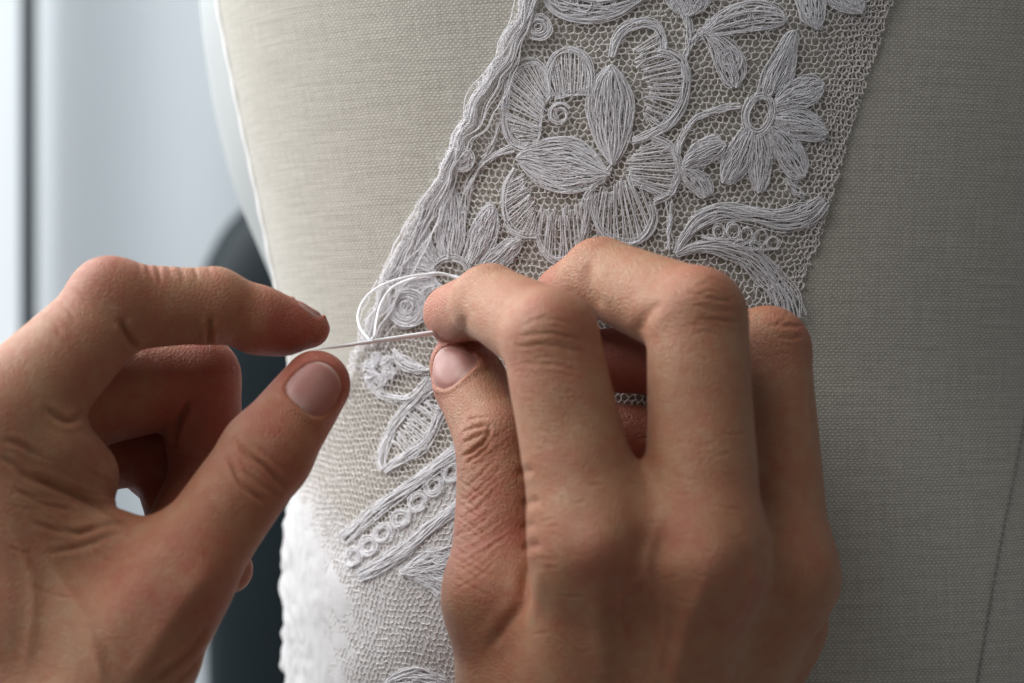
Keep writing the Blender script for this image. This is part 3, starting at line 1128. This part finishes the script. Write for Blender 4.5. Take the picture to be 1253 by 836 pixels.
def finish_hand(name, F, creases, bumps, flush, nails, label, group):
    V, Q = F.mesh()
    V = V.astype(float)
    V = relax(V, Q, 3)
    V, Q = subdivide(V, Q)
    V = relax(V, Q, 2)
    Nn = normals(V, Q)
    cam_p = np.array([0, CAMY, 0])
    view = cam_p - V
    view /= np.linalg.norm(view, axis=1, keepdims=True)
    face = np.clip(((Nn * view).sum(1) + 0.15) / 0.4, 0, 1)
    uv = proj(V)
    disp = 0.22 * sines(V, 0.20, 1) + 0.08 * sines(V, 0.6, 2)
    for u, v, r, h in bumps:                       # soft swellings and hollows
        d = np.hypot(uv[:, 0] - u, uv[:, 1] - v)
        disp += h * np.exp(-(d / r) ** 2) * face
    for pts, wpx, depth in creases:                # skin folds
        c = cr(pts, 14)
        m_ = 5 * wpx + 6
        c = c + (wpx < 2.5) * (0.9 * np.sin(np.arange(len(c)) * 1.7 + c[0, 0]))[:, None] * min(1.0, wpx / 3)
        near = (uv[:, 0] > c[:, 0].min() - m_) & (uv[:, 0] < c[:, 0].max() + m_) & (uv[:, 1] > c[:, 1].min() - m_) & (uv[:, 1] < c[:, 1].max() + m_)
        ii = np.where(near)[0]
        d, t = poly_dist(uv[ii], c)
        taper = np.clip(np.minimum(t, 1 - t) * 5 + 0.15, 0, 1)
        disp[ii] += (-depth * np.exp(-(d / wpx) ** 2) + 0.35 * depth * np.exp(-((d - 2.6 * wpx) / (1.3 * wpx)) ** 2)) * taper * face[ii]
    V = V + Nn * disp[:, None]
    # fingernails: find where they sit, raise the fold of skin round them
    bvh = BVHTree.FromPolygons([tuple(x) for x in V], [tuple(x) for x in Q])
    frames = []
    for (u, v, ax_uv, lean, hl, hw, *deep) in nails:
        if deep:                                   # seen edge-on: centre and direction given
            c = P(u, v, deep[0])
            n = np.array(lean) / np.linalg.norm(lean)
            a = P(u + ax_uv[0], v + ax_uv[1], c[1]) - c + np.array([0, ax_uv[2], 0])
            a -= n * (a @ n)
            a /= np.linalg.norm(a)
            hit, _, _, _ = bvh.ray_cast(Vector(c + n * 15), Vector(-n))
            c = np.array(hit)
            frames.append((c, n, a, np.cross(a, n), hl, hw))
            continue
        o = Vector(cam_p)
        d = (Vector(P(u, v, 0)) - o).normalized()
        hit, nn, _, _ = bvh.ray_cast(o, d)
        if hit is None:
            continue
        c = np.array(hit)
        # mean normal near the hit
        m = np.linalg.norm(V - c, axis=1) < 3.0
        n = Nn[m].mean(0) + np.array(lean)
        n /= np.linalg.norm(n)
        a = P(u + ax_uv[0], v + ax_uv[1], c[1]) - P(u, v, c[1]) + np.array([0, ax_uv[2], 0])
        a -= n * (a @ n)
        a /= np.linalg.norm(a)
        frames.append((c, n, a, np.cross(a, n), hl, hw))
    for c, n, a, s, hl, hw in frames:
        rel = V - c
        x, y, z = rel @ s, rel @ a, rel @ n
        r = (np.abs(x / hw) ** 2.6 + np.abs(y / hl) ** 2.6) ** (1 / 2.6)
        ok = (np.abs(z) < 5) & ((Nn @ n) > -0.1)
        tipside = np.clip((y / hl - 0.45) / 0.3, 0, 1)
        up = 0.26 * np.exp(-((r - 1.16) / 0.13) ** 2) * (1 - tipside) - 0.30 * np.exp(-((r - 1.0) / 0.06) ** 2) - 0.12 * (r < 1.0)
        V = V + Nn * (up * ok)[:, None]
    Nn = normals(V, Q)
    me = np_mesh(name, V, Q)
    at = me.attributes.new('flush', 'FLOAT', 'POINT')
    fl = np.full(len(V), 0.30)
    for u, v, y, r, amt in flush:
        d = np.linalg.norm(V - P(u, v, y), axis=1)
        fl += amt * np.exp(-(d / r) ** 2)
    at.data.foreach_set('value', np.clip(fl, 0, 1).astype(np.float32))
    hand = link(name, me, MAT['skin'])
    tag(hand, label, 'hand', group)
    bvh = BVHTree.FromPolygons([tuple(x) for x in V], [tuple(x) for x in Q])
    for c, n, a, s, hl, hw in frames:
        gn = 25
        vs, par = [], []
        for i in range(gn):
            for j in range(gn):
                p, q = 2 * i / (gn - 1) - 1, 2 * j / (gn - 1) - 1
                x0, y0 = p * math.sqrt(1 - q * q / 2), q * math.sqrt(1 - p * p / 2)
                rr = math.hypot(x0, y0)
                if rr > 1e-6:                     # disc -> rounded nail outline
                    cx, cy = abs(x0 / rr), abs(y0 / rr)
                    kf = (cx ** 2.6 + cy ** 2.6) ** (-1 / 2.6)
                    x0, y0 = x0 * kf, y0 * kf
                q3 = c + s * (hw * 1.03 * x0) + a * (hl * 1.03 * y0)
                hit, _, _, dist = bvh.ray_cast(Vector(q3 + n * 7), Vector(-n))
                if hit is None or dist > 12:
                    hit, _, _, _ = bvh.find_nearest(Vector(q3 - n * 1.5))
                lift = 0.34 * (1 - min(1.0, rr) ** 6) - 0.06 + (0.10 * rr if y0 > 0.5 else 0)
                vs.append(np.array(hit) + n * lift)
        vv = np.array(vs)
        gi = np.arange(gn * gn).reshape(gn, gn)
        qq = np.stack([gi[:-1, :-1], gi[1:, :-1], gi[1:, 1:], gi[:-1, 1:]], -1).reshape(-1, 4)
        vv = relax(vv, qq, 3, 0.35)
        nm = np_mesh('fingernail', vv, qq)
        yy = (vv - c) @ a / hl
        xx = (vv - c) @ s / hw
        fe = 0.55 * np.clip((yy - 0.80 + 0.12 * xx ** 2) / 0.10, 0, 1) + 0.30 * np.clip(1 - np.hypot(xx / 0.6, (yy + 0.95) / 0.42), 0, 1)
        fa = nm.attributes.new('free_edge', 'FLOAT', 'POINT')
        fa.data.foreach_set('value', np.clip(fe, 0, 1).astype(np.float32))
        link('fingernail', nm, MAT['nail'], hand)
    return hand


# ---- right hand: back of the hand to the camera, index and thumb pinching the needle
H = 0.66
rI = [(728, 668, -50, 10.4), (673, 412, -43, 8.5), (600, 370, -22, 7.0), (553, 384, -4, 5.7)]
rM = [(862, 685, -50, 10.4), (853, 388, -40, 8.9), (735, 340, -20, 7.3), (692, 360, -4, 6.0)]
rR = [(955, 705, -36, 9.6), (940, 428, -22, 7.9), (815, 440, -10, 7.0), (745, 441, -6, 6.2)]
rP = [(950, 760, -20, 8.4), (935, 570, -10, 7.0), (820, 538, -9, 6.2), (738, 528, -8, 5.6)]
rT = [(615, 735, -28, 9.8), (612, 545, -18, 8.0), (566, 449, -3, 6.6)]
F = Field((-30, -78, -190), (78, 12, 28), H)
pj = lambda j: P(*j[:3])
W = {k: P(*q) for k, q in dict(i=(712, 960, -30), m=(765, 965, -31), r=(815, 965, -25), p=(850, 965, -16), t=(655, 930, -22)).items()}
palm = [seg(pj(rI[0]), W['i'], 10.4, 13), seg(pj(rM[0]), W['m'], 10.4, 13), seg(pj(rR[0]), W['r'], 9.6, 12.5), seg(pj(rP[0]), W['p'], 8.4, 12.5),
        seg(pj(rT[0]), W['t'], 9.8, 13.5),
        seg(P(648, 850, -28), P(720, 800, -38), 10, 10), seg(P(650, 800, -22), P(730, 740, -30), 7, 8),
        seg(P(760, 800, -28), P(900, 800, -20), 10, 9),
        seg(P(740, 960, -26), P(770, 1400, -8), 18, 22), seg(P(810, 960, -22), P(830, 1400, -4), 17, 21)]
F.add(palm, 7.0, 1.0)
for js in (rP, rR, rM, rI):
    F.add(chain(js), 1.6, 6.0, pj(js[0]))
F.add(chain(rT, [(575, 470, -6, 7.0)]), 1.6, 6.0, pj(rT[0]), 12, 26)
r_creases = [([(566, 384), (571, 411), (585, 433)], 6, 0.45), ([(634, 412), (672, 408), (712, 417)], 1.9, 0.17), ([(632, 425), (672, 423), (716, 432)], 1.9, 0.20),
             ([(638, 445), (675, 447), (712, 455)], 1.9, 0.12), ([(640, 398), (668, 390), (700, 396)], 1.9, 0.11),
             ([(720, 320), (724, 353), (735, 378)], 6, 0.45), ([(600, 520), (594, 540), (568, 560)], 2.0, 0.45), ([(604, 534), (592, 552), (566, 570)], 1.7, 0.32), ([(566, 530), (580, 524), (597, 521)], 1.7, 0.3), ([(566, 543), (580, 536), (596, 530)], 1.6, 0.25), ([(572, 515), (586, 511), (598, 512)], 1.6, 0.22),
             ([(808, 368), (790, 389), (784, 408)], 6, 0.35), ([(844, 358), (873, 368), (900, 366)], 1.9, 0.15), ([(846, 374), (876, 380), (906, 380)], 1.9, 0.12), ([(850, 391), (877, 392), (908, 395)], 1.9, 0.16),
             ([(950, 412), (966, 414), (982, 411)], 1.9, 0.17), ([(940, 398), (962, 398), (984, 399)], 2.2, 0.2),
             ([(632, 579), (645, 577), (652, 576)], 4.5, 0.28), ([(638, 617), (650, 615), (660, 612)], 4.5, 0.28), ([(638, 645), (648, 643), (656, 642)], 4, 0.2), ([(638, 671), (650, 669), (662, 666)], 4.5, 0.28),
             ([(646, 690), (643, 715), (640, 738), (620, 765), (597, 796)], 6, 0.55)]
_r = np.random.default_rng(4)
for v in range(560, 730, 9):                      # fine oblique wrinkles over the thumb
    a0 = _r.uniform(-4, 4)
    r_creases.append(([(552 + _r.uniform(0, 10), v + a0), (585, v - 16 + a0), (618 + _r.uniform(-12, 8), v - 42 + a0)], 1.7, _r.uniform(0.06, 0.17)))
for v in range(590, 720, 13):
    a0 = _r.uniform(-5, 5)
    r_creases.append(([(556, v + a0), (575, v + 12 + a0), (592 + _r.uniform(-6, 12), v + 26 + a0)], 1.6, _r.uniform(0.08, 0.18)))
r_creases += [([(739, 690), (734, 760), (740, 850)], 13, -0.55), ([(868, 705), (836, 780), (822, 850)], 12, -0.5), ([(950, 725), (898, 800), (878, 850)], 12, -0.45),
              ([(806, 640), (792, 700), (812, 752), (800, 836)], 5, -0.30), ([(905, 640), (925, 690), (905, 750), (860, 800)], 5, -0.25), ([(792, 702), (760, 740), (770, 800)], 4.5, -0.22)]
_r = np.random.default_rng(14)
for (cu, cv, ru, rv, tilt) in ((673, 420, 38, 34, 0.05), (868, 375, 32, 30, 0.05), (962, 408, 20, 22, 0.0)):      # knuckle lines
    for k in range(9):
        y0 = cv + rv * (k - 4) / 4 + _r.uniform(-2, 2)
        hw = ru * math.sqrt(max(0.15, 1 - ((k - 4) / 5.5) ** 2)) * _r.uniform(0.5, 0.9)
        sx = _r.uniform(-6, 6)
        r_creases.append(([(cu - hw + sx, y0 + 3), (cu + sx, y0 - 3 * (k < 4)), (cu + hw + sx, y0 + 3 + tilt * hw)], 1.4, _r.uniform(0.04, 0.12)))
for k in range(46):                               # faint lines across the back of the hand and fingers
    u0, v0 = _r.uniform(650, 960), _r.uniform(470, 800)
    ln, a0 = _r.uniform(14, 34), _r.uniform(-0.35, 0.35)
    r_creases.append(([(u0, v0), (u0 + ln / 2, v0 + ln / 2 * math.tan(a0) + 1), (u0 + ln, v0 + ln * math.tan(a0))], 1.5, _r.uniform(0.05, 0.12)))
r_bumps = [(735, 668, 30, 0.9), (800, 668, 26, -0.9), (872, 690, 28, 0.7), (925, 690, 22, -0.7), (742, 720, 22, -0.6), (672, 405, 30, 0.5), (862, 355, 28, 0.5),
           (690, 520, 40, -0.5), (855, 500, 40, -0.5), (790, 770, 40, -0.6), (560, 610, 30, -0.7), (575, 720, 34, 0.8), (740, 800, 26, 0.4), (880, 790, 22, 0.4)]
r_flush = [(673, 400, -50, 10, 0.25), (865, 350, -48, 10, 0.25), (950, 395, -28, 9, 0.25), (741, 684, -60, 9, 0.22), (889, 690, -60, 9, 0.22),
           (545, 390, -6, 9, 0.5), (560, 450, -6, 9, 0.6), (690, 355, -8, 9, 0.55), (745, 441, -8, 11, 0.8), (755, 530, -8, 14, 0.8), (610, 650, -25, 16, 0.45)]
r_nails = [(545, 448, (-30, -10, 4), (-0.3, 0, 0), 5.2, 4.2)]
GRP = 'hands of the person sewing'
finish_hand('hand', F, r_creases, r_bumps, r_flush, r_nails, 'right hand seen from the back, curled over the lace and pinching the needle eye end', GRP)

# ---- left hand: thumb side to the camera, fingertip and thumb meeting at the needle point
YOFF = -32.0
lI = [(0, 520, -8, 10.6), (140, 376, 2, 8.2), (262, 374, 10, 6.9), (381, 403, 17, 3.6)]
lM = [(70, 486, 13, 11.0), (240, 464, 23, 8.3), (255, 585, 22, 7.2), (215, 650, 14, 6.2)]
lR = [(40, 556, 26, 9), (198, 545, 33, 7.4), (225, 640, 30, 6.6), (280, 697, 27, 4.8)]
lP = [(30, 590, 38, 8), (150, 540, 43, 6.5), (215, 600, 42, 6), (240, 655, 38, 5.2)]
lT = [(213, 716, -12, 8.8), (326, 555, 2, 8.2), (387, 471, 11, 6.6)]
F = Field((-150, -82, -190), (-20, 24, 24), H)
W = {k: P(*q) for k, q in dict(i=(10, 940, -14), m=(15, 945, 4), r=(25, 945, 16), p=(35, 945, 26), t=(92, 905, -18)).items()}
palm = [seg(pj(lI[0]), W['i'], 10.6, 13), seg(P(20, 540, 15), W['m'], 10, 13), seg(P(20, 540, 15), pj(lM[0]), 10, 10.5), seg(pj(lR[0]), W['r'], 9, 12.5), seg(pj(lP[0]), W['p'], 8, 12),
        seg(pj(lT[0]), W['t'], 8.8, 13.5),
        seg(P(70, 668, -6), P(190, 692, -6), 9, 8), seg(P(60, 760, -8), P(150, 790, -12), 13, 13),
        seg(P(40, 620, 0), P(60, 700, 0), 10, 12),
        seg(P(30, 960, -8), P(0, 1450, 0), 18, 22), seg(P(70, 960, 0), P(40, 1450, 10), 18, 21)]
F.add(palm, 7.0, 1.0)
for js in (lP, lR, lM):
    F.add(chain(js), 1.6, 4.0, pj(js[0]))
F.add(chain(lI, [(316, 393, 13.5, 6.5), (347, 402, 15.5, 5.3), (132, 366, 1, 7.6)]), 2.2, 5.0, pj(lI[0]))
F.add([seg(P(52, 548, -6), P(92, 584, -1), 9, 8)], 3.0, 3.0)
F.add(chain(lT), 2.2, 6.0, pj(lT[0]), 12, 26)
l_creases = [([(148, 392), (157, 411), (169, 428)], 3.4, 0.9), ([(258, 390), (257, 402), (255, 420)], 2.8, 0.7), ([(56, 500), (80, 516), (103, 506)], 3.4, 0.55),
             ([(6, 538), (26, 545), (46, 558)], 3, 0.4), ([(30, 582), (61, 592), (93, 606), (126, 622), (158, 640)], 4.0, 0.8), ([(88, 655), (124, 645), (160, 640)], 3.0, 0.4),
             ([(40, 640), (80, 650), (120, 648)], 3, 0.3), ([(60, 676), (100, 668), (140, 654)], 3, 0.3), ([(2, 560), (20, 572), (34, 586)], 3, 0.35), ([(20, 600), (50, 616), (90, 624)], 2.6, 0.3),
             ([(290, 538), (303, 556), (325, 572), (349, 598)], 2.6, 0.55), ([(281, 560), (296, 592), (324, 616)], 2.6, 0.5), ([(305, 540), (325, 556), (352, 578)], 2.4, 0.2), ([(300, 576), (316, 590), (336, 606)], 2.2, 0.28),
             ([(186, 838), (228, 805), (256, 766)], 3.5, 0.6), ([(215, 838), (240, 812), (256, 790)], 3, 0.35), ([(232, 490), (217, 522), (211, 546)], 3.0, 0.9),
             ([(84, 352), (98, 362), (112, 380)], 1.9, 0.12), ([(68, 368), (82, 378), (94, 394)], 2.2, 0.2), ([(52, 384), (66, 394), (76, 408)], 2.2, 0.2)]
for u in (170, 181, 193, 206, 221, 238, 255):
    l_creases.append(([(u, 318), (u + 1, 330), (u + 5, 336 + (u * 7) % 11)], 1.8 + (u % 3) * 0.3, 0.12 + 0.03 * (u % 5)))
_r = np.random.default_rng(8)
for k in range(26):                                # fine lines of the palm edge and the web
    u0, v0 = _r.uniform(0, 120), _r.uniform(540, 720)
    a0 = _r.uniform(0.1, 0.7)
    ln = _r.uniform(25, 60)
    l_creases.append(([(u0, v0), (u0 + ln * 0.5 * math.cos(a0), v0 + ln * 0.5 * math.sin(a0) + 2), (u0 + ln * math.cos(a0), v0 + ln * math.sin(a0))], 1.8, _r.uniform(0.06, 0.14)))
l_creases += [([(262, 688), (205, 765), (150, 850)], 13, -0.5), ([(60, 690), (105, 760), (128, 850)], 6, -0.3), ([(10, 640), (40, 720), (30, 830)], 6, -0.22)]
l_bumps = [(85, 555, 34, 0.9), (135, 640, 30, 0.6), (120, 330, 24, 0.4), (230, 726, 36, 0.6), (110, 690, 40, -0.7), (290, 640, 30, -0.4), (200, 372, 40, -0.3)]
l_flush = [(375, 400, 15, 11, 0.6), (390, 465, 8, 11, 0.75), (240, 450, 18, 14, 0.5), (245, 560, 18, 14, 0.5), (140, 350, 0, 9, 0.35),
           (215, 730, -18, 12, 0.4), (325, 570, -6, 9, 0.4), (170, 600, 30, 20, 0.6)]
l_nails = [(388, 474, (24, -26, 4), (0.06, 0, 0), 5.6, 4.6), (371, 391, (30, 14, 2), (0.3, -0.05, 0.95), 4.2, 3.0, 18)]
finish_hand('hand', F, l_creases, l_bumps, l_flush, l_nails, 'left hand seen from the thumb side, fingertip and thumb closing on the needle point', GRP)

# ------------------------------------------------------------------ needle and thread
YOFF = 0.0
tb = Tubes(10)
a, b = P(540, 406, -6), P(388, 428, -18)
t = np.linspace(0, 1, 40)
pts = a * (1 - t)[:, None] + b * t[:, None]
tb.add(pts, np.interp(t, [0, 0.03, 0.1, 0.45, 0.85, 1], [0.18, 0.45, 0.50, 0.46, 0.28, 0.03]))
o = link('needle', tb.mesh('needle'), MAT['steel'])
tag(o, 'thin steel sewing needle running through the lace edge between the two hands', 'needle')

tb = Tubes(6)


def yarn(pts, r=0.26):
    c = cr([P(*q) for q in pts], 70)
    tb.add(c, r)


yarn([(452, 416, -13), (441, 402, -8), (438, 385, 2), (446, 366, 11), (464, 351, 9), (490, 341, 8), (520, 336, 8), (550, 337, 8), (580, 346, 6), (610, 360, 4)])
yarn([(453, 416, -11), (458, 411, -13.5), (460, 396, -6), (466, 372, 6), (480, 352, 11), (505, 341, 9), (535, 334, 8), (560, 341, 7), (595, 356, 5)])
o = link('thread', tb.mesh('thread'), MAT['thread'])
tag(o, 'loose loop of white sewing thread standing off the lace edge above the needle', 'thread')
